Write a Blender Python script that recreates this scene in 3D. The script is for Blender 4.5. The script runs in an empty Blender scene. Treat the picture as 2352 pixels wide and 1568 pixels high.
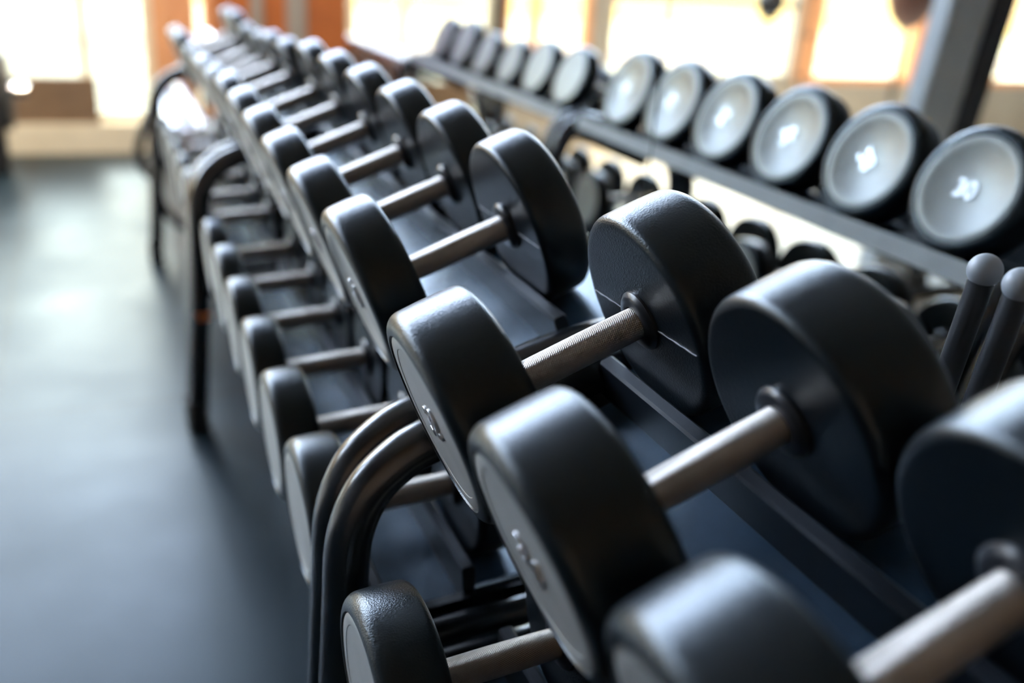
import bpy, bmesh, math, random
from mathutils import Vector, Matrix
random.seed(7)
sc = bpy.context.scene
COL = sc.collection
PI = math.pi

# ------------------------------------------------------------------ camera
ZF = 0.81                                  # height of the upper shelf's datum above the floor
cam_d = bpy.data.cameras.new('camera')
cam = bpy.data.objects.new('camera', cam_d)
COL.objects.link(cam)
F_PX, W_PX = 2132.49, 2352.0
cam_d.sensor_fit = 'HORIZONTAL'
cam_d.sensor_width = 36.0
cam_d.lens = F_PX / W_PX * 36.0
cam_d.clip_start = 0.02
cam_d.clip_end = 400
yaw, pitch, roll = math.radians(-24.9829), math.radians(-22.5476), math.radians(4.2044)
fwd = Vector((-math.sin(yaw) * math.cos(pitch), math.cos(yaw) * math.cos(pitch), math.sin(pitch)))
rgt = Vector((math.cos(yaw), math.sin(yaw), 0))
upv = rgt.cross(fwd)
r2 = math.cos(roll) * rgt + math.sin(roll) * upv
u2 = -math.sin(roll) * rgt + math.cos(roll) * upv
M = Matrix(((r2.x, u2.x, -fwd.x, -0.47719), (r2.y, u2.y, -fwd.y, -0.29777),
            (r2.z, u2.z, -fwd.z, 0.48242 + ZF), (0, 0, 0, 1)))
cam.matrix_world = M
cam_d.dof.use_dof = True
cam_d.dof.focus_distance = 0.97
cam_d.dof.aperture_fstop = 1.6
sc.camera = cam

# ------------------------------------------------------------------ world, sun, exposure
world = bpy.data.worlds.new('sky')
sc.world = world
world.use_nodes = True
wn = world.node_tree
wn.nodes.clear()
w_out = wn.nodes.new('ShaderNodeOutputWorld')
w_bg = wn.nodes.new('ShaderNodeBackground')
w_sky = wn.nodes.new('ShaderNodeTexSky')
w_sky.sky_type = 'NISHITA'
w_sky.sun_disc = False
w_sky.sun_elevation = math.radians(38)
w_sky.sun_rotation = math.radians(200)
w_sky.air_density = 1.0
w_sky.dust_density = 1.5
w_bg.inputs['Strength'].default_value = 9.0
w_hs = wn.nodes.new('ShaderNodeHueSaturation')
w_hs.inputs['Saturation'].default_value = 0.65
wn.links.new(w_sky.outputs[0], w_hs.inputs['Color'])
wn.links.new(w_hs.outputs[0], w_bg.inputs['Color'])
wn.links.new(w_bg.outputs[0], w_out.inputs['Surface'])

sun_d = bpy.data.lights.new('sun', 'SUN')
sun_d.energy = 5.0
sun_d.angle = math.radians(0.6)
sun_d.color = (1.0, 0.86, 0.62)
sun = bpy.data.objects.new('sun', sun_d)
COL.objects.link(sun)
sun.rotation_euler = Vector((0.35, 0.75, -0.62)).to_track_quat('-Z', 'Y').to_euler()   # from behind the gym, onto the facade over the road

def spot(name, loc, aim, power, col, size=75):
    d = bpy.data.lights.new(name, 'SPOT')
    d.energy = power
    d.color = col
    d.spot_size = math.radians(size)
    d.spot_blend = 0.6
    d.shadow_soft_size = 0.12
    o = bpy.data.objects.new(name, d)
    COL.objects.link(o)
    o.location = loc
    o.rotation_euler = (Vector(aim) - Vector(loc)).to_track_quat('-Z', 'Y').to_euler()
# unseen warm spots, added to brighten the panels and posts of the far wall
for k, x in enumerate((-5.0, -3.0, -1.0, 0.8)):
    spot('far_wall_fill', (x, 4.3, 4.6), (x, 5.96, 0.7), 520, (1.0, 0.80, 0.58))

sc.view_settings.view_transform = 'Standard'
sc.view_settings.look = 'None'
sc.view_settings.gamma = 1.0
sc.view_settings.use_curve_mapping = False
sc.view_settings.exposure = 0.40
sc.cycles.max_bounces = 10
sc.cycles.glossy_bounces = 6
sc.cycles.transparent_max_bounces = 12
sc.cycles.sample_clamp_indirect = 6.0
sc.cycles.caustics_reflective = True
sc.cycles.use_denoising = True

# ------------------------------------------------------------------ materials
def nodes(name):
    m = bpy.data.materials.new(name)
    m.use_nodes = True
    nt = m.node_tree
    return m, nt, nt.nodes['Principled BSDF']

def setp(b, **k):
    for key, v in k.items():
        b.inputs[key.replace('_', ' ')].default_value = v

def bump(nt, b, height, strength, dist):
    n = nt.nodes.new('ShaderNodeBump')
    n.inputs['Strength'].default_value = strength
    n.inputs['Distance'].default_value = dist
    nt.links.new(height, n.inputs['Height'])
    nt.links.new(n.outputs[0], b.inputs['Normal'])

def noise(nt, scale, detail=3.0, coord='Object', rough=0.55):
    tc = nt.nodes.new('ShaderNodeTexCoord')
    n = nt.nodes.new('ShaderNodeTexNoise')
    n.inputs['Scale'].default_value = scale
    n.inputs['Detail'].default_value = detail
    n.inputs['Roughness'].default_value = rough
    nt.links.new(tc.outputs[coord], n.inputs['Vector'])
    return n

def ramp(nt, fac, stops):
    r = nt.nodes.new('ShaderNodeValToRGB')
    el = r.color_ramp.elements
    while len(el) < len(stops):
        el.new(0.5)
    for e, (p, c) in zip(el, stops):
        e.position = p
        e.color = (c[0], c[1], c[2], 1) if hasattr(c, '__len__') else (c, c, c, 1)
    nt.links.new(fac, r.inputs[0])
    return r

def simple(name, col, rough=0.5, metal=0.0, var=0.12, scale=6.0, bstr=0.0, bscale=300.0, spec=0.5):
    m, nt, b = nodes(name)
    setp(b, Roughness=rough, Metallic=metal)
    b.inputs['Specular IOR Level'].default_value = spec
    n = noise(nt, scale)
    lo = [max(0, c * (1 - var)) for c in col]
    hi = [c * (1 + var) for c in col]
    r = ramp(nt, n.outputs[0], [(0.3, lo), (0.7, hi)])
    nt.links.new(r.outputs[0], b.inputs['Base Color'])
    if bstr:
        nb = noise(nt, bscale, 2.0)
        bump(nt, b, nb.outputs[0], bstr, 0.001)
    return m

MAT = {}
# rubber of the dumbbell heads: fine leather grain
m, nt, b = nodes('head_rubber')
n1 = noise(nt, 9.0, 4.0)
r = ramp(nt, n1.outputs[0], [(0.3, (0.0020, 0.0042, 0.0064)), (0.75, (0.0045, 0.0062, 0.0085))])
nt.links.new(r.outputs[0], b.inputs['Base Color'])
rr = ramp(nt, n1.outputs[0], [(0.2, 0.28), (0.8, 0.34)])
nt.links.new(rr.outputs[0], b.inputs['Roughness'])
tc = nt.nodes.new('ShaderNodeTexCoord')
vo = nt.nodes.new('ShaderNodeTexVoronoi')
vo.inputs['Scale'].default_value = 520.0
nt.links.new(tc.outputs['Object'], vo.inputs['Vector'])
bump(nt, b, vo.outputs['Distance'], 0.36, 0.0007)
setp(b, **{'Metallic': 0.0})
b.inputs['Specular IOR Level'].default_value = 0.42
b.inputs['Specular Tint'].default_value = (0.86, 0.96, 1.0, 1)
MAT['rubber'] = m
MAT['seam'] = simple('mould_line', (0.30, 0.30, 0.31), 0.35)
MAT['collar'] = simple('collar_plastic', (0.02, 0.021, 0.024), 0.28, var=0.1)

# brushed grey end plates
m, nt, b = nodes('end_plate_metal')
setp(b, Metallic=0.9, Roughness=0.55)
n1 = noise(nt, 14.0, 4.0)
r = ramp(nt, n1.outputs[0], [(0.3, (0.40, 0.41, 0.40)), (0.7, (0.45, 0.46, 0.45))])
nt.links.new(r.outputs[0], b.inputs['Base Color'])
MAT['plate'] = m
MAT['number'] = simple('number_chrome', (0.60, 0.61, 0.63), 0.28, 1.0, var=0.02)

# knurled steel grips (local X is the grip's axis)
m, nt, b = nodes('knurled_steel')
setp(b, Metallic=1.0, Roughness=0.30)
tc = nt.nodes.new('ShaderNodeTexCoord')
sx = nt.nodes.new('ShaderNodeSeparateXYZ')
nt.links.new(tc.outputs['Object'], sx.inputs[0])
def math_n(op, a, bb=None):
    q = nt.nodes.new('ShaderNodeMath')
    q.operation = op
    for i, v in enumerate((a, bb)):
        if v is None:
            continue
        if isinstance(v, (int, float)):
            q.inputs[i].default_value = v
        else:
            nt.links.new(v, q.inputs[i])
    return q.outputs[0]
ang = math_n('ARCTAN2', sx.outputs['Y'], sx.outputs['Z'])
u = math_n('MULTIPLY', ang, 44.0)
v = math_n('MULTIPLY', sx.outputs['X'], 2 * PI / 0.0027)
s1 = math_n('SINE', math_n('ADD', u, v))
s2 = math_n('SINE', math_n('SUBTRACT', u, v))
hgt = math_n('MULTIPLY', math_n('ADD', s1, s2), 0.5)
bump(nt, b, hgt, 0.6, 0.0007)
n1 = noise(nt, 25.0, 4.0)
r = ramp(nt, n1.outputs[0], [(0.3, (0.46, 0.42, 0.37)), (0.7, (0.60, 0.55, 0.49))])
nt.links.new(r.outputs[0], b.inputs['Base Color'])
MAT['steel'] = m

MAT['frame'] = simple('black_powder_coat', (0.008, 0.010, 0.013), 0.25, var=0.2, scale=20, bstr=0.06, bscale=900, spec=0.8)
MAT['tray'] = simple('shelf_powder_coat', (0.034, 0.062, 0.098), 0.24, var=0.15, scale=12, bstr=0.05, bscale=1100, spec=1.0)
MAT['tray'].node_tree.nodes['Principled BSDF'].inputs['Specular Tint'].default_value = (0.75, 0.92, 1.0, 1)
MAT['lip'] = simple('shelf_edge_lit', (0.52, 0.54, 0.55), 0.42, var=0.1, scale=12)  # light from the mirror on the back lip, put into a paler colour
MAT['rail'] = simple('rail_plastic', (0.010, 0.014, 0.020), 0.42, var=0.2, scale=30, bstr=0.12, bscale=900, spec=0.32)
MAT['foot'] = simple('foot_rubber', (0.008, 0.009, 0.011), 0.6)
MAT['orange'] = simple('orange_sticker', (0.75, 0.22, 0.05), 0.5)
MAT['chrome'] = simple('chrome', (0.82, 0.84, 0.87), 0.14, 1.0, var=0.03)
MAT['greymetal'] = simple('dull_grey_metal', (0.22, 0.235, 0.25), 0.32, 0.8, var=0.1)
MAT['ball'] = simple('ball_grey_rubber', (0.20, 0.215, 0.23), 0.5, var=0.1)
MAT['bag'] = simple('brown_leather', (0.16, 0.062, 0.035), 0.45, var=0.35, scale=18, bstr=0.2, bscale=200)
MAT['black'] = simple('matt_black', (0.012, 0.013, 0.016), 0.5)
MAT['greysteel'] = simple('painted_grey_steel', (0.55, 0.60, 0.63), 0.4, var=0.06)
MAT['olive'] = simple('olive_rod', (0.26, 0.21, 0.11), 0.4, var=0.1)
MAT['cord'] = simple('dark_cord', (0.05, 0.03, 0.02), 0.7)
MAT['orangewood'] = simple('orange_wood', (0.45, 0.14, 0.035), 0.5, var=0.12, scale=3)
MAT['lightwood'] = simple('peach_wood', (0.80, 0.40, 0.20), 0.5, var=0.1, scale=3)
MAT['greypost'] = simple('grey_post', (0.33, 0.31, 0.28), 0.6, var=0.06)
MAT['cream'] = simple('cream_plaster', (0.80, 0.76, 0.62), 0.7, var=0.06)
MAT['brownbox'] = simple('brown_board', (0.20, 0.135, 0.085), 0.6, var=0.12)
MAT['sunfloor'] = simple('sun_patch_floor', (0.78, 0.70, 0.56), 0.35, var=0.06, scale=1.2)  # pale base colour carries the sunlight on this floor
MAT['wall'] = simple('wall_paint', (0.10, 0.105, 0.115), 0.8, var=0.04)
MAT['warmwall'] = simple('warm_wood_wall', (0.34, 0.22, 0.14), 0.7, var=0.15, scale=1.5)
MAT['ceil'] = simple('ceiling_paint', (0.55, 0.56, 0.57), 0.85, var=0.04)
MAT['facade'] = simple('facade_cream', (0.120, 0.090, 0.034), 0.8, var=0.10, scale=0.8)
MAT['facade_dark'] = simple('facade_opening', (0.075, 0.040, 0.022), 0.6, var=0.2, scale=0.6)
MAT['pave'] = simple('pavement', (0.15, 0.140, 0.105), 0.8, var=0.08, scale=1.5)
MAT['road'] = simple('road_band', (0.100, 0.074, 0.066), 0.8, var=0.08, scale=1.5)

# thin window glass: clear, or with a tint added to dim the outdoors, straight through, a Fresnel sheen on the front
def glass(name, col):
    m = bpy.data.materials.new(name)
    m.use_nodes = True
    nt = m.node_tree
    nt.nodes.clear()
    o = nt.nodes.new('ShaderNodeOutputMaterial')
    mx = nt.nodes.new('ShaderNodeMixShader')
    tr = nt.nodes.new('ShaderNodeBsdfTransparent')
    tr.inputs[0].default_value = (*col, 1)
    gl = nt.nodes.new('ShaderNodeBsdfGlossy')
    gl.inputs['Roughness'].default_value = 0.02
    fr = nt.nodes.new('ShaderNodeFresnel')
    fr.inputs['IOR'].default_value = 1.35
    ge = nt.nodes.new('ShaderNodeNewGeometry')
    ff = nt.nodes.new('ShaderNodeMath')
    ff.operation = 'SUBTRACT'
    ff.inputs[0].default_value = 1.0
    nt.links.new(ge.outputs['Backfacing'], ff.inputs[1])
    fm = nt.nodes.new('ShaderNodeMath')
    fm.operation = 'MULTIPLY'
    nt.links.new(fr.outputs[0], fm.inputs[0])
    nt.links.new(ff.outputs[0], fm.inputs[1])
    nt.links.new(fm.outputs[0], mx.inputs[0])
    nt.links.new(tr.outputs[0], mx.inputs[1])
    nt.links.new(gl.outputs[0], mx.inputs[2])
    nt.links.new(mx.outputs[0], o.inputs[0])
    return m
MAT['glass'] = glass('window_glass', (1, 1, 1))
MAT['tinted'] = glass('dimming_window_glass', (0.79, 0.765, 0.655))  # lower panes: tint added to bring down the brightness outside

# mirror silvering
m, nt, b = nodes('mirror_silver')
setp(b, Metallic=1.0, Roughness=0.0)
b.inputs['Base Color'].default_value = (0.92, 0.96, 0.95, 1)
MAT['mirror'] = m
MAT['mirror_edge'] = simple('mirror_edge', (0.05, 0.08, 0.075), 0.2)

# rubber floor tiles with seams, scuffs
m, nt, b = nodes('rubber_floor')
tc = nt.nodes.new('ShaderNodeTexCoord')
mp = nt.nodes.new('ShaderNodeMapping')
mp.inputs['Location'].default_value = (0.82, -2.37, 0)
nt.links.new(tc.outputs['Object'], mp.inputs[0])
br = nt.nodes.new('ShaderNodeTexBrick')
br.offset = 0.0
br.inputs['Scale'].default_value = 1.0
br.inputs['Brick Width'].default_value = 1.0
br.inputs['Row Height'].default_value = 1.5
br.inputs['Mortar Size'].default_value = 0.016
br.inputs['Mortar Smooth'].default_value = 0.3
br.inputs['Color1'].default_value = (0.005, 0.012, 0.017, 1)
br.inputs['Color2'].default_value = (0.009, 0.018, 0.024, 1)
br.inputs['Mortar'].default_value = (0.006, 0.007, 0.008, 1)
nt.links.new(mp.outputs[0], br.inputs['Vector'])
n1 = noise(nt, 2.2, 6.0)
r = ramp(nt, n1.outputs[0], [(0.3, 0.75), (0.75, 1.25)])
mm = nt.nodes.new('ShaderNodeMix')
mm.data_type = 'RGBA'
mm.blend_type = 'MULTIPLY'
mm.inputs[0].default_value = 1.0
nt.links.new(br.outputs['Color'], mm.inputs[6])
nt.links.new(r.outputs[0], mm.inputs[7])
nt.links.new(mm.outputs[2], b.inputs['Base Color'])
rr = ramp(nt, n1.outputs[0], [(0.3, 0.33), (0.7, 0.44)])
nt.links.new(rr.outputs[0], b.inputs['Roughness'])
nb = noise(nt, 260.0, 2.0)
bump(nt, b, nb.outputs[0], 0.12, 0.001)
setp(b, **{'Specular_IOR_Level': 0.5, 'IOR': 1.30})
b.inputs['Specular Tint'].default_value = (0.80, 0.95, 1.0, 1)
MAT['floor'] = m

# ------------------------------------------------------------------ mesh helpers
def obj(name, bm, mat, parent=None, smooth=True, loc=None):
    me = bpy.data.meshes.new(name)
    bmesh.ops.recalc_face_normals(bm, faces=bm.faces[:])
    bm.to_mesh(me)
    bm.free()
    mats = mat if isinstance(mat, (list, tuple)) else [mat]
    for q in mats:
        me.materials.append(MAT[q])
    if smooth:
        me.shade_smooth()
        try:
            me.set_sharp_from_angle(angle=math.radians(38))
        except Exception:
            pass
    o = bpy.data.objects.new(name, me)
    COL.objects.link(o)
    if parent is not None:
        o.parent = parent
    if loc is not None:
        o.location = loc
    return o

def box(bm, x0, x1, y0, y1, z0, z1, mi=0, bev=0.0):
    vs = [bm.verts.new((x, y, z)) for x in (x0, x1) for y in (y0, y1) for z in (z0, z1)]
    fs = []
    for q in ((0, 1, 3, 2), (4, 6, 7, 5), (0, 4, 5, 1), (2, 3, 7, 6), (0, 2, 6, 4), (1, 5, 7, 3)):
        f = bm.faces.new([vs[i] for i in q])
        f.material_index = mi
        fs.append(f)
    if bev > 0:
        es = list({e for f in fs for e in f.edges})
        bmesh.ops.bevel(bm, geom=es, offset=bev, segments=2, affect='EDGES', profile=0.5)
    return bm

def lathe(bm, prof, seg=64, mi=0, axis='X', origin=(0, 0, 0)):
    """prof: list of (x along the axis, radius)"""
    ox, oy, oz = origin
    rings = []
    for x, r in prof:
        if r < 1e-6:
            p = (x, 0, 0) if axis == 'X' else (0, 0, x)
            rings.append([bm.verts.new((p[0] + ox, p[1] + oy, p[2] + oz))])
        else:
            ring = []
            for i in range(seg):
                a = 2 * PI * i / seg
                if axis == 'X':
                    ring.append(bm.verts.new((x + ox, r * math.sin(a) + oy, r * math.cos(a) + oz)))
                else:
                    ring.append(bm.verts.new((r * math.cos(a) + ox, r * math.sin(a) + oy, x + oz)))
            rings.append(ring)
    for A, B in zip(rings[:-1], rings[1:]):
        if len(A) == 1 and len(B) == 1:
            continue
        for i in range(seg):
            j = (i + 1) % seg
            if len(A) == 1:
                f = bm.faces.new((A[0], B[i], B[j]))
            elif len(B) == 1:
                f = bm.faces.new((A[i], B[0], A[j]))
            else:
                f = bm.faces.new((A[i], B[i], B[j], A[j]))
            f.material_index = mi
    return bm

def tube(bm, pts, r, seg=20, caps=True, mi=0):
    P = [Vector(p) for p in pts]
    n = len(P)
    T = []
    for i in range(n):
        a = P[max(0, i - 1)]
        b_ = P[min(n - 1, i + 1)]
        T.append((b_ - a).normalized())
    ref = Vector((0, 1, 0)) if abs(T[0].y) < 0.9 else Vector((1, 0, 0))
    N = (ref - T[0] * ref.dot(T[0])).normalized()
    rings = []
    for i in range(n):
        N = (N - T[i] * N.dot(T[i])).normalized()
        Bv = T[i].cross(N)
        rad = r[i] if isinstance(r, (list, tuple)) else r
        rings.append([bm.verts.new(P[i] + rad * (math.cos(2 * PI * k / seg) * N + math.sin(2 * PI * k / seg) * Bv)) for k in range(seg)])
    for A, B in zip(rings[:-1], rings[1:]):
        for k in range(seg):
            f = bm.faces.new((A[k], A[(k + 1) % seg], B[(k + 1) % seg], B[k]))
            f.material_index = mi
    if caps:
        for rg in (rings[0][::-1], rings[-1]):
            f = bm.faces.new(rg)
            f.material_index = mi
    return bm

def smooth_path(pts, sub=8):
    """Catmull-Rom through the points"""
    P = [Vector(p) for p in pts]
    out = []
    for i in range(len(P) - 1):
        p0 = P[i - 1] if i else P[0] * 2 - P[1]
        p1, p2 = P[i], P[i + 1]
        p3 = P[i + 2] if i + 2 < len(P) else P[-1] * 2 - P[-2]
        for k in range(sub):
            t = k / sub
            out.append(0.5 * ((2 * p1) + (p2 - p0) * t + (2 * p0 - 5 * p1 + 4 * p2 - p3) * t * t + (3 * p1 - p0 - 3 * p2 + p3) * t ** 3))
    out.append(P[-1])
    return out

def prism_y(bm, prof, y0, y1, mi=0):
    """closed profile of (x, z) swept along Y"""
    A = [bm.verts.new((x, y0, z)) for x, z in prof]
    B = [bm.verts.new((x, y1, z)) for x, z in prof]
    n = len(prof)
    for i in range(n):
        j = (i + 1) % n
        f = bm.faces.new((A[i], B[i], B[j], A[j]))
        f.material_index = mi
    bm.faces.new(A).material_index = mi
    bm.faces.new(B[::-1]).material_index = mi
    return bm

def empty(name, loc, rot=(0, 0, 0), label=None, cat=None, group=None):
    o = bpy.data.objects.new(name, None)
    o.empty_display_size = 0.05
    COL.objects.link(o)
    o.location = loc
    o.rotation_euler = rot
    tag(o, label, cat, group)
    return o

def tag(o, label=None, cat=None, group=None, kind=None):
    if label:
        o['label'] = label
    if cat:
        o['category'] = cat
    if group:
        o['group'] = group
    if kind:
        o['kind'] = kind
    return o

def struct(name, bm, mat, label=None, cat=None, parent=None):
    o = obj(name, bm, mat, parent, smooth=False)
    if parent is None:
        o['kind'] = 'structure'
        if label:
            o['label'] = label
        if cat:
            o['category'] = cat
    return o

# ------------------------------------------------------------------ room shell (floor is z = 0)
YW = 5.96                                    # the glazed far wall
XL, YB, ZC = -7.0, -4.2, 7.6
XM = 0.4938                                  # mirror plane
bm = bmesh.new(); box(bm, -1.25, 3.2, YB, YW + 0.3, -0.12, 0.0); box(bm, XL, -1.25, YB, 1.7, -0.12, 0.0)
struct('floor', bm, 'floor', 'grey rubber tile floor of the gym', 'floor')
bm = bmesh.new(); box(bm, XL, -1.25, 1.7, YW + 0.3, -0.12, 0.0)  # sun patch on the floor, painted as a cream zone
struct('floor_sunlit', bm, 'sunfloor', 'sunlit floor painted cream left of the rubber tiles, seen in the mirror under the dumbbells', 'floor')
bm = bmesh.new(); box(bm, XL, 3.2, YB, YW + 0.3, ZC, ZC + 0.15)
struct('ceiling', bm, 'ceil', 'plain high ceiling above the racks', 'ceiling')
bm = bmesh.new(); box(bm, XL, 3.2, YB - 0.15, YB, 0, ZC)
struct('wall_back', bm, 'warmwall', 'plain wall behind the photographer', 'wall')
bm = bmesh.new(); box(bm, XM + 0.012, XM + 0.13, YB, 3.62, 0, ZC)
struct('wall_right', bm, 'wall', 'wall carrying the mirrors behind the racks', 'wall')
bm = bmesh.new(); box(bm, 3.05, 3.2, 3.62, YW, 0, ZC); box(bm, XM + 0.13, 3.2, 3.50, 3.62, 0, ZC)
struct('wall_alcove', bm, 'wall', 'side wall of the alcove beyond the mirrors', 'wall')
bm = bmesh.new(); box(bm, XL - 0.15, XL, YB, YW, 0, ZC)
struct('wall_left', bm, 'wall', 'far left wall of the gym', 'wall')

# far wall: kerb, lintel, posts, panels, windows
ZT = 4.5
ZP = 2.6                                     # top of the orange panels, windows above them
bm = bmesh.new(); box(bm, XL, 3.2, YW, YW + 0.25, ZT, ZC)
struct('wall_far', bm, 'wall', 'strip of wall above the far windows', 'wall')
bm = bmesh.new(); box(bm, -1.24, 0.01, YW - 0.06, YW + 0.2, 0, 0.18)
struct('trim_1', bm, 'cream', 'low cream kerb under the far left window', 'kerb')
bm = bmesh.new(); box(bm, XL, -1.24, YW - 0.02, YW + 0.2, 0, 0.48)
struct('trim_2', bm, 'greypost', 'grey brown parapet under the far windows seen in the mirror', 'parapet')
def window(n, x0, x1, z0, z1, mull, label, fmat='greypost', trans=()):
    bm = bmesh.new()
    w = 0.03
    for x in [x0 + w, x1 - w] + list(mull):
        box(bm, x - w, x + w, YW + 0.02, YW + 0.10, z0, z1)
    for z in [z0 + w, z1 - w] + ([2.2] if z0 < 1.9 and z1 > 2.5 else []) + list(trans):
        box(bm, x0, x1, YW + 0.025, YW + 0.095, z - w, z + w)
    o = struct('window_%d' % n, bm, fmat, label, 'window')
    zs = 2.2
    if z0 < zs - 0.3:
        bm = bmesh.new(); box(bm, x0 + w, x1 - w, YW + 0.055, YW + 0.061, z0 + w, zs - 0.02)
        obj('dimming_pane', bm, 'tinted', o, smooth=False)
    if z1 > zs + 0.3:
        bm = bmesh.new(); box(bm, x0 + w, x1 - w, YW + 0.055, YW + 0.061, max(zs + 0.02, z0 + w), z1 - w)
        obj('pane', bm, 'glass', o, smooth=False)
    return o
window(1, -1.14, -0.10, 0.18, ZT, (-0.49,), 'tall bright window at the far left beside the orange frame', 'cream', (3.1,))
window(2, -1.91, -1.20, 0.48, ZT, (-1.47,), 'narrow bright window left of the black upright, seen in the mirror', 'lightwood', (3.1,))
window(3, -3.82, -2.03, 0.48, ZT, (), 'wide bright window behind the hanging cords, seen in the mirror', 'greypost', (1.09,))
window(4, -5.10, -3.97, 0.48, ZT, (), 'bright window behind the punching ball, seen in the mirror', 'lightwood', (1.45, 3.1))
window(8, -6.95, -5.25, 0.48, ZT, (-6.1,), 'orange lit window behind the machine upright, seen in the mirror', 'lightwood', (3.1,))
def post(n, x0, x1, mat, label, d0=0.0, d1=0.2, z1=ZT):
    bm = bmesh.new(); box(bm, x0, x1, YW - d0, YW + d1, 0, z1)
    struct('trim_%d' % n, bm, mat, label, 'post')
post(3, -0.10, 0.01, 'lightwood', 'orange wooden window post at the far left', 0.0, 0.2, ZP)
post(4, 0.01, 0.09, 'lightwood', 'narrow peach strip beside the orange window post', -0.03, 0.2, ZP)
post(5, 0.48, 0.55, 'greypost', 'thin grey post between the orange panels', 0.03, 0.2, ZP)
post(6, 0.70, 0.82, 'greypost', 'wide grey post between the orange panels', 0.03, 0.2, ZP)
post(7, -2.03, -1.91, 'greypost', 'grey window post reflected near the middle of the mirror', 0.03)
post(8, -3.97, -3.82, 'lightwood', 'peach window post reflected near the punching ball', 0.0)
post(9, -1.20, -1.14, 'black', 'black window upright at the far left, reflected beside the dumbbell ends', 0.04)
post(10, -5.25, -5.10, 'lightwood', 'orange window post reflected beside the machine upright', 0.0)
for k, (x0, x1, which) in enumerate(((0.26, 0.48, 'left of the thin grey post'), (0.55, 0.70, 'between the two grey posts'), (0.82, 1.08, 'right of the wide grey post'))):
    bm = bmesh.new(); box(bm, x0, x1, YW, YW + 0.12, 0, ZP)
    struct('wall_panel_%d' % (k + 1), bm, 'orangewood', 'orange brown wall panel ' + which, 'panel')
bm = bmesh.new(); box(bm, 1.08, 3.2, YW, YW + 0.12, 0, ZP)
struct('wall_end', bm, 'orangewood', 'orange brown wall hidden beyond the mirror edge', 'wall')
window(9, -0.10, 3.0, ZP, ZT, (1.05, 2.0), 'high window band above the orange panels')
window(7, 0.09, 0.26, 0.18, ZP, (), 'slim bright window between the peach strip and the orange panels', 'lightwood')

# mirrors
def mirror(name, y0, y1, label):
    bm = bmesh.new()
    box(bm, XM, XM + 0.010, y0, y1, 0.06, 3.2, 1)
    o = obj(name, bm, ['mirror', 'mirror_edge'], None, smooth=False)
    for p in o.data.polygons:
        if p.normal.x < -0.9:
            p.material_index = 0
    return tag(o, label, 'mirror', 'wall mirrors behind the racks')
mirror('wall_mirror', 1.2225, 3.59, 'wall mirror behind the middle and far racks, reflecting the grey numbered dumbbell ends')
mirror('wall_mirror', -2.2, 1.2175, 'wall mirror nearer the camera, right of the thin vertical seam')

# outdoors
bm = bmesh.new(); box(bm, -40, 40, YW + 0.3, 60, -0.2, -0.12)
struct('ground', bm, 'pave', 'bright pavement outside the windows', 'ground')
bm = bmesh.new(); box(bm, -40, 40, 12.5, 15.0, -0.12, -0.115)
struct('ground_road', bm, 'road', 'pinkish road band outside the windows', 'road')
ft = empty('building', (0, 22, -0.12), label='sunlit cream building across the road outside the windows', cat='building')
bm = bmesh.new(); box(bm, -40, 40, 0, 4, 0, 5.5)
obj('facade', bm, 'facade', ft, smooth=False)
for k in range(9):
    x = -32 + 6.3 * k
    bm = bmesh.new(); box(bm, x, x + 2.2, -0.06, 0.02, 0.4, 3.3)
    obj('shop_opening', bm, 'facade_dark', ft, smooth=False)

# ------------------------------------------------------------------ dumbbells
LG = 0.1594                                   # clear grip between the heads
T1 = math.radians(21.688)
T2 = math.radians(3.77)

def head_profile(r, w, rho=0.017, rho_in=0.011):
    """from the inner face (x=0) to the outer face (x=w)"""
    p = [(0.0, 0.0), (0.0, r * 0.30), (0.0, r * 0.62), (0.0, r - rho_in - 0.004)]
    for i in range(0, 7):
        a = PI / 2 * i / 6
        p.append((rho_in - rho_in * math.cos(a), r - rho_in + rho_in * math.sin(a) - 0.0))
    for q in (0.3, 0.5, 0.7):
        p.append((rho_in + (w - rho - rho_in) * q, r + 0.0006 * math.sin(PI * q)))
    for i in range(0, 9):
        a = PI / 2 * i / 8
        p.append((w - rho + rho * math.sin(a), r - rho + rho * math.cos(a)))
    rp = r * 0.822
    p += [(w, rp + 0.0015), (w - 0.0035, rp), (w - 0.0035, rp * 0.5), (w - 0.0035, 0.0)]
    return p

_cache = {}
def head_mesh(r, w, side, seam=True):
    key = (round(r, 5), round(w, 5), side)
    if key in _cache:
        return _cache[key]
    bm = bmesh.new()
    lathe(bm, [(side * x, q) for x, q in head_profile(r, w)], 96)
    # mould parting line across the inner face
    x = side * -0.0004
    for s in ((-1, 1) if seam else ()):
        pts = [(x, s * (0.034 + (r - 0.012 - 0.034) * k / 10), 0.0004 * math.sin(k * 2.1 + s)) for k in range(11)]
        tube(bm, pts, [0.00055 + 0.0004 * (math.sin(k * 1.7) > 0.6) for k in range(11)], 6, True, 1)
    me_o = obj('head', bm, ['rubber', 'seam'])
    me = me_o.data
    bpy.data.objects.remove(me_o)
    _cache[key] = me
    return me

def plate_mesh(r):
    key = ('p', round(r, 5))
    if key in _cache:
        return _cache[key]
    rp = r * 0.820
    bm = bmesh.new()
    lathe(bm, [(-0.003, 0), (-0.003, rp), (-0.0006, rp), (0.0, rp - 0.0008), (0.0, rp * 0.86), (-0.0006, rp * 0.852), (-0.0006, 0)], 72)
    o = obj('end_plate', bm, 'plate')
    me = o.data
    bpy.data.objects.remove(o)
    _cache[key] = me
    return me

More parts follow.
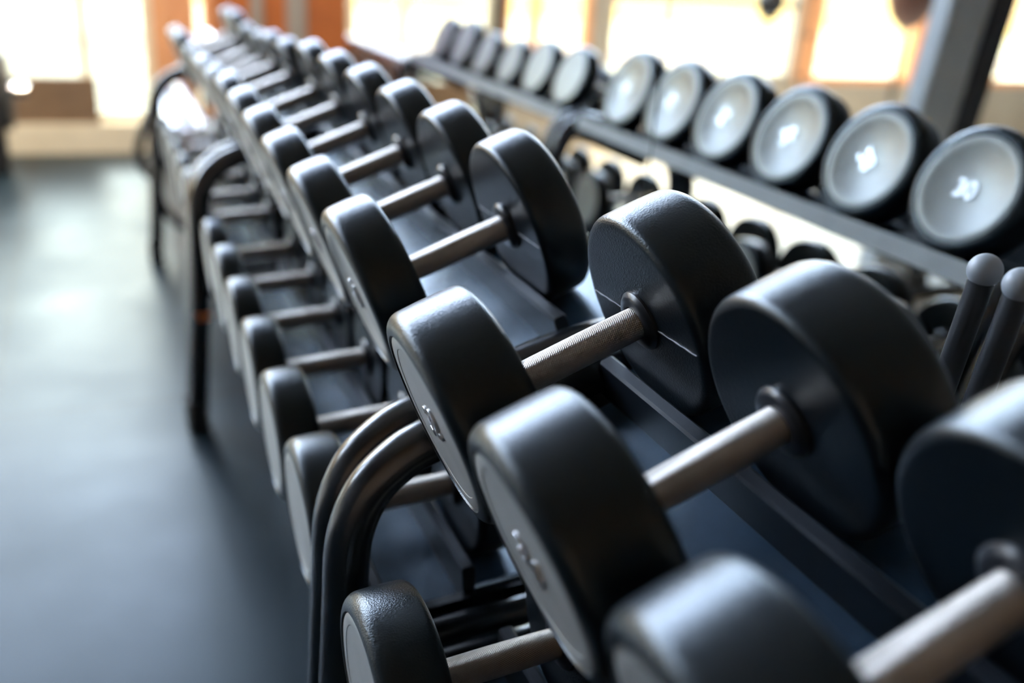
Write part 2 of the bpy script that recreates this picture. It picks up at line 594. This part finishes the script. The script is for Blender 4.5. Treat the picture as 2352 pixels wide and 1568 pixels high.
def grip_mesh():
    if 'g' in _cache:
        return _cache['g']
    bm = bmesh.new()
    prof = [(-LG / 2 + 0.001, 0), (-LG / 2 + 0.001, 0.0168)]
    for i in range(13):
        x = -LG / 2 + 0.006 + (LG - 0.012) * i / 12
        prof.append((x, 0.0172 + 0.0006 * math.cos(PI * (x / (LG / 2)) / 2)))
    prof += [(LG / 2 - 0.001, 0.0168), (LG / 2 - 0.001, 0)]
    lathe(bm, prof, 56)
    o = obj('grip', bm, 'steel')
    me = o.data
    bpy.data.objects.remove(o)
    _cache['g'] = me
    return me

def collar_mesh(side):
    key = ('c', side)
    if key in _cache:
        return _cache[key]
    bm = bmesh.new()
    lathe(bm, [(side * x, q) for x, q in ((0.0005, 0.0180), (0.0005, 0.0335), (-0.003, 0.0335), (-0.0065, 0.0305), (-0.0085, 0.0275), (-0.0085, 0.0185), (0.0005, 0.0180))], 48)
    o = obj('collar', bm, 'collar')
    me = o.data
    bpy.data.objects.remove(o)
    _cache[key] = me
    return me

def text_mesh(s):
    key = ('t', s)
    if key in _cache:
        return _cache[key]
    cu = bpy.data.curves.new('t', 'FONT')
    cu.body = s
    cu.size = 0.044
    cu.align_x = 'CENTER'
    cu.align_y = 'CENTER'
    cu.extrude = 0.0012
    cu.offset = 0.0011
    cu.bevel_depth = 0.0004
    o = bpy.data.objects.new('t', cu)
    COL.objects.link(o)
    dg = bpy.context.evaluated_depsgraph_get()
    me = bpy.data.meshes.new_from_object(o.evaluated_get(dg))
    me.materials.clear()
    me.materials.append(MAT['number'])
    bpy.data.objects.remove(o)
    _cache[key] = me
    return me

def link(name, me, parent, loc=(0, 0, 0), rot=(0, 0, 0)):
    o = bpy.data.objects.new(name, me)
    COL.objects.link(o)
    o.parent = parent
    o.location = loc
    o.rotation_euler = rot
    return o

def dumbbell(base, tilt, r, w, num, label, group, spin=(0.0, 0.0), seam=False):
    """base = contact point on the shelf; the grip's axis is local X, tipped up towards +X by tilt"""
    t = empty('dumbbell', base, (0, -tilt, 0), label, 'dumbbell', group)
    link('grip', grip_mesh(), t, (0, 0, r))
    for side, sp in ((-1, spin[0]), (1, spin[1])):
        h = link('head', head_mesh(r, w, side, seam), t, (side * LG / 2, 0, r), (random.uniform(-0.12, 0.12), 0, 0))
        link('collar', collar_mesh(side), t, (side * LG / 2, 0, r))
        pl = link('end_plate', plate_mesh(r), t, (side * (LG / 2 + w - 0.0015), 0, r), (0, 0, 0 if side > 0 else PI))
        if num:
            # text reads on the plate's +X local face
            R = Matrix.Rotation(sp, 3, 'X') @ Matrix(((0, 0, 1), (1, 0, 0), (0, 1, 0)))
            link('weight_number', text_mesh(num), pl, (0.0004, 0, 0), R.to_euler())
    return t

ORD = ['nearest', 'second', 'third', 'fourth', 'fifth', 'last']
def up_pos(y):
    return (0.0, y, ZF)
SPIN_B = [PI, PI + 0.7, PI - 0.5, PI + 1.9, PI - 1.2, PI + 2.4]
RW = {0: (0.006, 0.1140, 0.0865), 1: (0.2405, 0.1152, 0.0874), 2: (0.4750, 0.1166, 0.0862)}
WB = [0.069, 0.068, 0.067, 0.063, 0.058, 0.054]
S, P6 = 0.24, 1.555
YB0 = 0.835
# near rack, upper shelf: three dumbbells reach into view
for k, num, lab in ((0, '36', 'blurred black dumbbell closest to the camera on the top shelf of the near rack'),
                    (1, '34', 'black dumbbell second from the camera on the near rack top shelf'),
                    (2, '32', 'sharp black dumbbell with knurled grip at the far end of near rack top shelf')):
    y, r, w = RW[k]
    dumbbell(up_pos(y), T1, r, w, num, lab, 'dumbbells on the near rack', (0.35 if k == 2 else -0.2, 1.0), k == 2)
NB = ['30', '28', '26', '24', '22', '20']
for j in range(6):
    dumbbell(up_pos(YB0 + S * j), T1, 0.1180, WB[j], NB[j],
             'black dumbbell with grey ends%s, %s along the top shelf of the middle rack' % ((' numbered 30', '', '', '', '', '')[j], ORD[j]), 'dumbbells on the middle rack top shelf', (0.2 * j, SPIN_B[j]), j < 1)
RC = [0.103, 0.101, 0.091, 0.091, 0.104, 0.100]
WC = [0.052, 0.050, 0.045, 0.045, 0.050, 0.052]
for j in range(6):
    dumbbell(up_pos(YB0 + P6 + S * j), T1, RC[j], WC[j], None,
             'small blurred black dumbbell, %s along the top shelf of the far rack' % ORD[j], 'dumbbells on the far rack top shelf')
# lower shelves
LX, LZ = -0.1169, ZF - 0.3492
def r_lo(i): return max(0.085, 0.1137 - 0.002235 * i)
def w_lo(i): return max(0.040, 0.0760 - 0.00366 * i)
for i, y in ((1, 0.4361), (0, 0.1961)):
    dumbbell((LX, y, LZ), T2, r_lo(i), w_lo(i), None,
             'black dumbbell on the near rack lower shelf in front of the curved frames' if i else 'black dumbbell on the near rack lower shelf below the frame edge',
             'dumbbells on the near rack lower shelf')
for j in range(6):
    i = 2 + j
    dumbbell((LX, 0.7980 + S * j, LZ), T2, r_lo(i), w_lo(i), None,
             'black dumbbell, %s along the lower shelf of the middle rack' % ORD[j], 'dumbbells on the middle rack lower shelf')
for j in range(6):
    i = 8 + j
    dumbbell((LX, 2.3530 + S * j, LZ), T2, r_lo(i), w_lo(i), None,
             'small blurred black dumbbell, %s along the lower shelf of the far rack' % ORD[j], 'dumbbells on the far rack lower shelf')

# ------------------------------------------------------------------ dumbbell racks
def shelf(parent, name, loc, tilt, y0, y1):
    s = obj(name, tray_bm(y0, y1), ['tray', 'lip'], parent, loc=loc)
    s.rotation_euler = (0, -tilt, 0)
    for ya, yb in ((y0 - 0.014, y0 + 0.002), (y1 - 0.002, y1 + 0.014)):
        bm = bmesh.new(); box(bm, -0.099, 0.176, ya, yb, -0.062, -0.010)
        obj('end_bracket', bm, 'frame', s, smooth=False)
    for sd in (-1, 1):
        bm = bmesh.new()
        nseg = max(1, round((y1 - y0) / 0.48))
        for q in range(nseg):
            a = y0 + (y1 - y0) * q / nseg + 0.0006
            b_ = y0 + (y1 - y0) * (q + 1) / nseg - 0.0006
            xs = sorted((sd * 0.0560, sd * 0.0745))
            prof = [(xs[0], -0.030), (xs[1], -0.030), (xs[1], 0.0272), (xs[1] - 0.003, 0.030), (xs[0] + 0.003, 0.030), (xs[0], 0.0272)]
            prism_y(bm, prof, a, b_)
        rl = obj('rail', bm, 'rail', s)
    return s

def tray_bm(y0, y1):
    bm = bmesh.new()
    # folded sheet: lip, flange (heads stand here), recess between the rails, flange, lip
    top = [(-0.100, -0.030), (-0.100, -0.0015), (-0.076, -0.0015), (-0.056, -0.030), (0.056, -0.030), (0.076, -0.0015), (0.180, -0.0015), (0.180, -0.038)]
    bot = [(0.177, -0.038), (0.177, -0.0045), (0.0775, -0.0045), (0.057, -0.033), (-0.057, -0.033), (-0.0775, -0.0045), (-0.097, -0.0045), (-0.097, -0.030)]
    prism_y(bm, top + bot, y0, y1)
    for f in bm.faces:
        f.normal_update()
        if abs(f.normal.x) > 0.98 and f.calc_center_median().x > 0.17:
            f.material_index = 1
    return bm

FRAME_PATH = [(x, z + ZF) for x, z in ((-0.287, -0.798), (-0.278, -0.66), (-0.267, -0.50), (-0.259, -0.35), (-0.255, -0.25), (-0.250, -0.160), (-0.229, -0.100), (-0.193, -0.063), (-0.155, -0.043),
              (-0.08, -0.016), (0.02, 0.018), (0.10, 0.034), (0.150, 0.040), (0.195, 0.01), (0.225, -0.06), (0.245, -0.17), (0.26, -0.35), (0.27, -0.55), (0.275, -0.798))]
def end_frame(parent, y, sticker=False):
    bm = bmesh.new()
    tube(bm, smooth_path([(x, 0, z) for x, z in FRAME_PATH], 6), 0.0275, 24)
    fr_ = obj('end_frame', bm, 'frame', parent, loc=(0, y, 0))
    bm = bmesh.new(); tube(bm, [(-0.257, 0, LZ - 0.045), (0.255, 0, LZ - 0.01)], 0.022, 16)
    obj('crossbar', bm, 'frame', fr_)
    for x, dx in ((-0.287, 0.0), (0.275, 0.0)):
        bm = bmesh.new()
        lathe(bm, [(0.0, 0), (0.0, 0.0290), (0.010, 0.0295), (0.085, 0.0295), (0.090, 0.0280), (0.090, 0)], 24, axis='Z')
        obj('foot_cap', bm, 'foot', fr_, loc=(x, 0, 0))
    if sticker:
        bm = bmesh.new()
        for k in range(8):
            pass
        lathe(bm, [(0.0, 0.0277), (0.0, 0.0283), (0.022, 0.0283), (0.022, 0.0277)], 24, axis='Z')
        obj('sticker', bm, 'orange', fr_, loc=(-0.2625, 0, 0.335))
    return fr_

def rack(name_label, ya, yb, t0, t1, sticker=False, dx=0.0):
    rk = empty('dumbbell_rack', (0, 0, 0), label=name_label, cat='rack', group='dumbbell racks in a row')
    shelf(rk, 'upper_shelf', (dx * math.cos(T1), 0, ZF + dx * math.sin(T1)), T1, t0, t1)
    shelf(rk, 'lower_shelf', (LX, 0, LZ), T2, t0, t1)
    if ya is not None:
        end_frame(rk, ya)
    end_frame(rk, yb, sticker)
    return rk
YA = 0.600                                   # end frame of the near rack; its neighbour starts right behind it
rack('black dumbbell rack nearest the camera, ending at the doubled curved frame', None, YA, -0.60, 0.568)
rack('black dumbbell rack in the middle of the row, in front of the mirror seam', YA + 0.060, YA + P6, 0.700, 0.568 + P6, True, 0.004)
rack('far black dumbbell rack with the smallest rubber dumbbells', YA + 0.060 + P6, YA + 2 * P6, 0.700 + P6, 0.568 + 2 * P6, False, 0.004)

# ------------------------------------------------------------------ chrome rack at the far end
cr = empty('chrome_dumbbell_rack', (0, 0, 0), label='far tubular rack with bulging curved end frame and chrome dumbbells', cat='rack')
for y in (3.84,):
    bm = bmesh.new()
    tube(bm, smooth_path([(x, y, z + ZF) for x, z in ((-0.105, -0.022), (-0.140, -0.048), (-0.214, -0.128), (-0.281, -0.25), (-0.318, -0.358), (-0.313, -0.43), (-0.274, -0.486), (-0.255, -0.54),
                          (-0.235, -0.62), (-0.18, -0.69), (-0.10, -0.73), (0.0, -0.745), (0.2, -0.75))], 6), 0.019, 16)
    obj('curved_frame', bm, 'frame', cr)
    bm = bmesh.new(); tube(bm, [(-0.289, y, 0.002), (-0.256, y, ZF - 0.465), (-0.228, y, ZF - 0.14)], 0.020, 16)
    obj('post', bm, 'frame', cr)
    bm = bmesh.new(); tube(bm, smooth_path([(-0.105, y, ZF - 0.022), (0.02, y, ZF + 0.03), (0.10, y, ZF), (0.16, y, 0.45), (0.2, y, 0.002)], 6), 0.019, 16)
    obj('rear_post', bm, 'frame', cr)
CHR = [(0.055, 0.745, 0.10), (-0.10, 0.47, 0.12)]
for x in (0.02, 0.10):
    bm = bmesh.new(); tube(bm, [(x, 5.17, 0.0), (x, 5.17, 0.74)], 0.016, 16)
    obj('post', bm, 'frame', cr)
for q, (x, z, tl) in enumerate(CHR):
    bm = bmesh.new()
    for xx in (-0.032, 0.032):
        box(bm, x + xx - 0.008, x + xx + 0.008, 3.86, 5.17, z + xx * tl - 0.02, z + xx * tl - 0.001)
    obj('shelf_rail', bm, 'frame', cr, smooth=False)

bm = bmesh.new(); box(bm, 0.092, 0.104, 3.88, 5.17, 0.54, 0.735)
obj('side_apron', bm, 'greymetal', cr, smooth=False)

def chrome_mesh():
    bm = bmesh.new()
    tube(bm, [(-0.075, 0, 0), (0.075, 0, 0)], 0.011, 16)
    o = obj('grip', bm, 'chrome'); g = o.data; bpy.data.objects.remove(o)
    bm = bmesh.new()
    lathe(bm, [(-0.018, 0), (-0.018, 0.028), (-0.012, 0.034), (0.012, 0.034), (0.018, 0.028), (0.018, 0)], 32)
    o = obj('weight', bm, 'chrome'); h = o.data; bpy.data.objects.remove(o)
    return g, h
cg, ch = chrome_mesh()
CO = ['nearest', 'second', 'third', 'fourth', 'fifth', 'sixth', 'seventh', 'eighth', 'ninth', 'tenth', 'eleventh', 'twelfth', 'thirteenth', 'fourteenth', 'fifteenth', 'last']
for q, (x, z, tl) in enumerate(CHR):
    for j in range(len(CO)):
        y = 3.93 + 0.075 * j
        t = empty('chrome_dumbbell', (x, y, z), (0, -tl, 0), 'small chrome dumbbell, %s along the %s tier of the far tubular rack' % (CO[j], ('upper', 'lower')[q]), 'dumbbell',
                  'chrome dumbbells on the %s tier' % ('upper', 'lower')[q])
        link('grip', cg, t, (0, 0, 0.0345))
        for s in (-1, 1):
            link('weight', ch, t, (s * 0.060, 0, 0.0345))

# ------------------------------------------------------------------ two training bars standing behind the near rack
for k, (xt, yt, zt, lab) in enumerate(((0.300, 0.300, 0.232, 'black training bar with grey ball end, left one of the pair behind the near rack'),
                                       (0.300, 0.259, 0.231, 'black training bar with grey ball end, right one at the photo edge'))):
    t = empty('training_bar', (0.285, yt + 0.075, 0.0), label=lab, cat='bar', group='ball ended training bars')
    top = Vector((xt - 0.285, -0.075, zt + ZF))
    d = top.normalized()
    bm = bmesh.new(); tube(bm, [(0, 0, 0.002), tuple(top - d * 0.012)], 0.0125, 24)
    obj('rod', bm, 'collar', t)
    bm = bmesh.new(); bmesh.ops.create_uvsphere(bm, u_segments=32, v_segments=20, radius=0.0165, matrix=Matrix.Translation(top))
    obj('ball_end', bm, 'ball', t)

# ------------------------------------------------------------------ things in the room that the mirror shows
# floor-to-ceiling punching ball
def punch_ball(x, y, z, r, mat, label, long_):
    t = empty('punching_ball', (x, y, 0), label=label, cat='punching ball')
    bm = bmesh.new()
    prof = []
    for i in range(19):
        a = PI * i / 18
        rr_ = r * math.sin(a)
        zz = -r * math.cos(a)
        if zz < 0:
            zz *= long_
            rr_ *= (1 - 0.18 * (-zz / (r * long_)))
        prof.append((zz, rr_ if 0 < i < 18 else 0))
    lathe(bm, prof, 32, axis='Z')
    obj('ball', bm, mat, t, loc=(0, 0, z))
    bm = bmesh.new(); tube(bm, [(0, 0, z + r * 0.98), (0, 0, ZC)], 0.010, 8)
    obj('cord', bm, 'cord', t)
    bm = bmesh.new(); tube(bm, [(0, 0, 0.0), (0, 0, z - r * long_ * 0.98)], 0.012, 8)
    obj('lower_cord', bm, 'cord', t)
    return t
punch_ball(-2.45, 3.55, 1.24, 0.125, 'bag', 'brown leather punching ball on a cord, reflected at upper right', 1.35)
punch_ball(-2.35, 4.55, 1.13, 0.085, 'black', 'small black punching ball on a cord, reflected above the dumbbell row', 1.2)
bm = bmesh.new(); tube(bm, [(-2.72, 4.6, 0.6), (-2.72, 4.6, ZC)], 0.011, 8)
for z in (0.7, 0.95, 1.2, 1.5):
    bmesh.ops.create_uvsphere(bm, u_segments=10, v_segments=8, radius=0.024, matrix=Matrix.Translation((-2.72, 4.6, z)))
tag(obj('hanging_rope', bm, 'cord'), 'thin knotted dark rope hanging before the windows, seen in the mirror', 'rope')
# machine column with guard and rod
mc = empty('exercise_machine', (-1.647, 2.63, 0), (0, -0.09, 0), label='grey upright of an exercise machine with black guard, reflected at top right', cat='machine')
bm = bmesh.new(); box(bm, -0.135, 0.081, -0.05, 0.05, 0.05, 2.8, 0, 0.008)
obj('upright', bm, 'greysteel', mc, smooth=False)
bm = bmesh.new(); box(bm, -0.265, -0.135, -0.06, 0.045, 0.05, 2.8, 0, 0.008)
obj('guard', bm, 'black', mc, smooth=False)
bm = bmesh.new(); tube(bm, [(-0.30, 0, 0.05), (-0.30, 0, 2.8)], 0.022, 16)
obj('guide_rod', bm, 'olive', mc)
bm = bmesh.new(); tube(bm, [(-0.30, 0.0, 1.55), (-0.95, 0, 1.05), (-0.98, 0, 0.12)], 0.048, 16)
obj('brace', bm, 'black', mc)
bm = bmesh.new(); box(bm, -1.05, 0.12, -0.10, 0.10, -0.005, 0.06, 0, 0.006)
bs = obj('base', bm, 'black', mc, smooth=False)
bs.rotation_euler = (0, 0.09, 0)

# black loaded bar and brown box by the far left window
pl = empty('weight_plate_stand', (-0.895, 5.45, 0), label='black weight plate on a stand at the far left edge', cat='weight stand')
bm = bmesh.new(); lathe(bm, [(-0.025, 0), (-0.025, 0.18), (-0.018, 0.205), (0.018, 0.205), (0.025, 0.18), (0.025, 0)], 48, origin=(0, 0, 0.44))
obj('plate', bm, 'black', pl)
bm = bmesh.new(); tube(bm, [(0.02, 0, 0.44), (0.11, 0, 0.44)], 0.034, 20)
obj('sleeve', bm, 'chrome', pl)
bm = bmesh.new(); box(bm, -0.14, -0.025, -0.04, 0.04, 0.0, 0.70, 0, 0.005)
obj('post', bm, 'black', pl, smooth=False)
bm = bmesh.new(); box(bm, -0.98, -0.44, YW - 0.045, YW + 0.014, 0.18, 0.45, 0, 0.004)
tag(obj('board', bm, 'brownbox', None, smooth=False), 'brown board standing on the cream kerb below the left window', 'board')
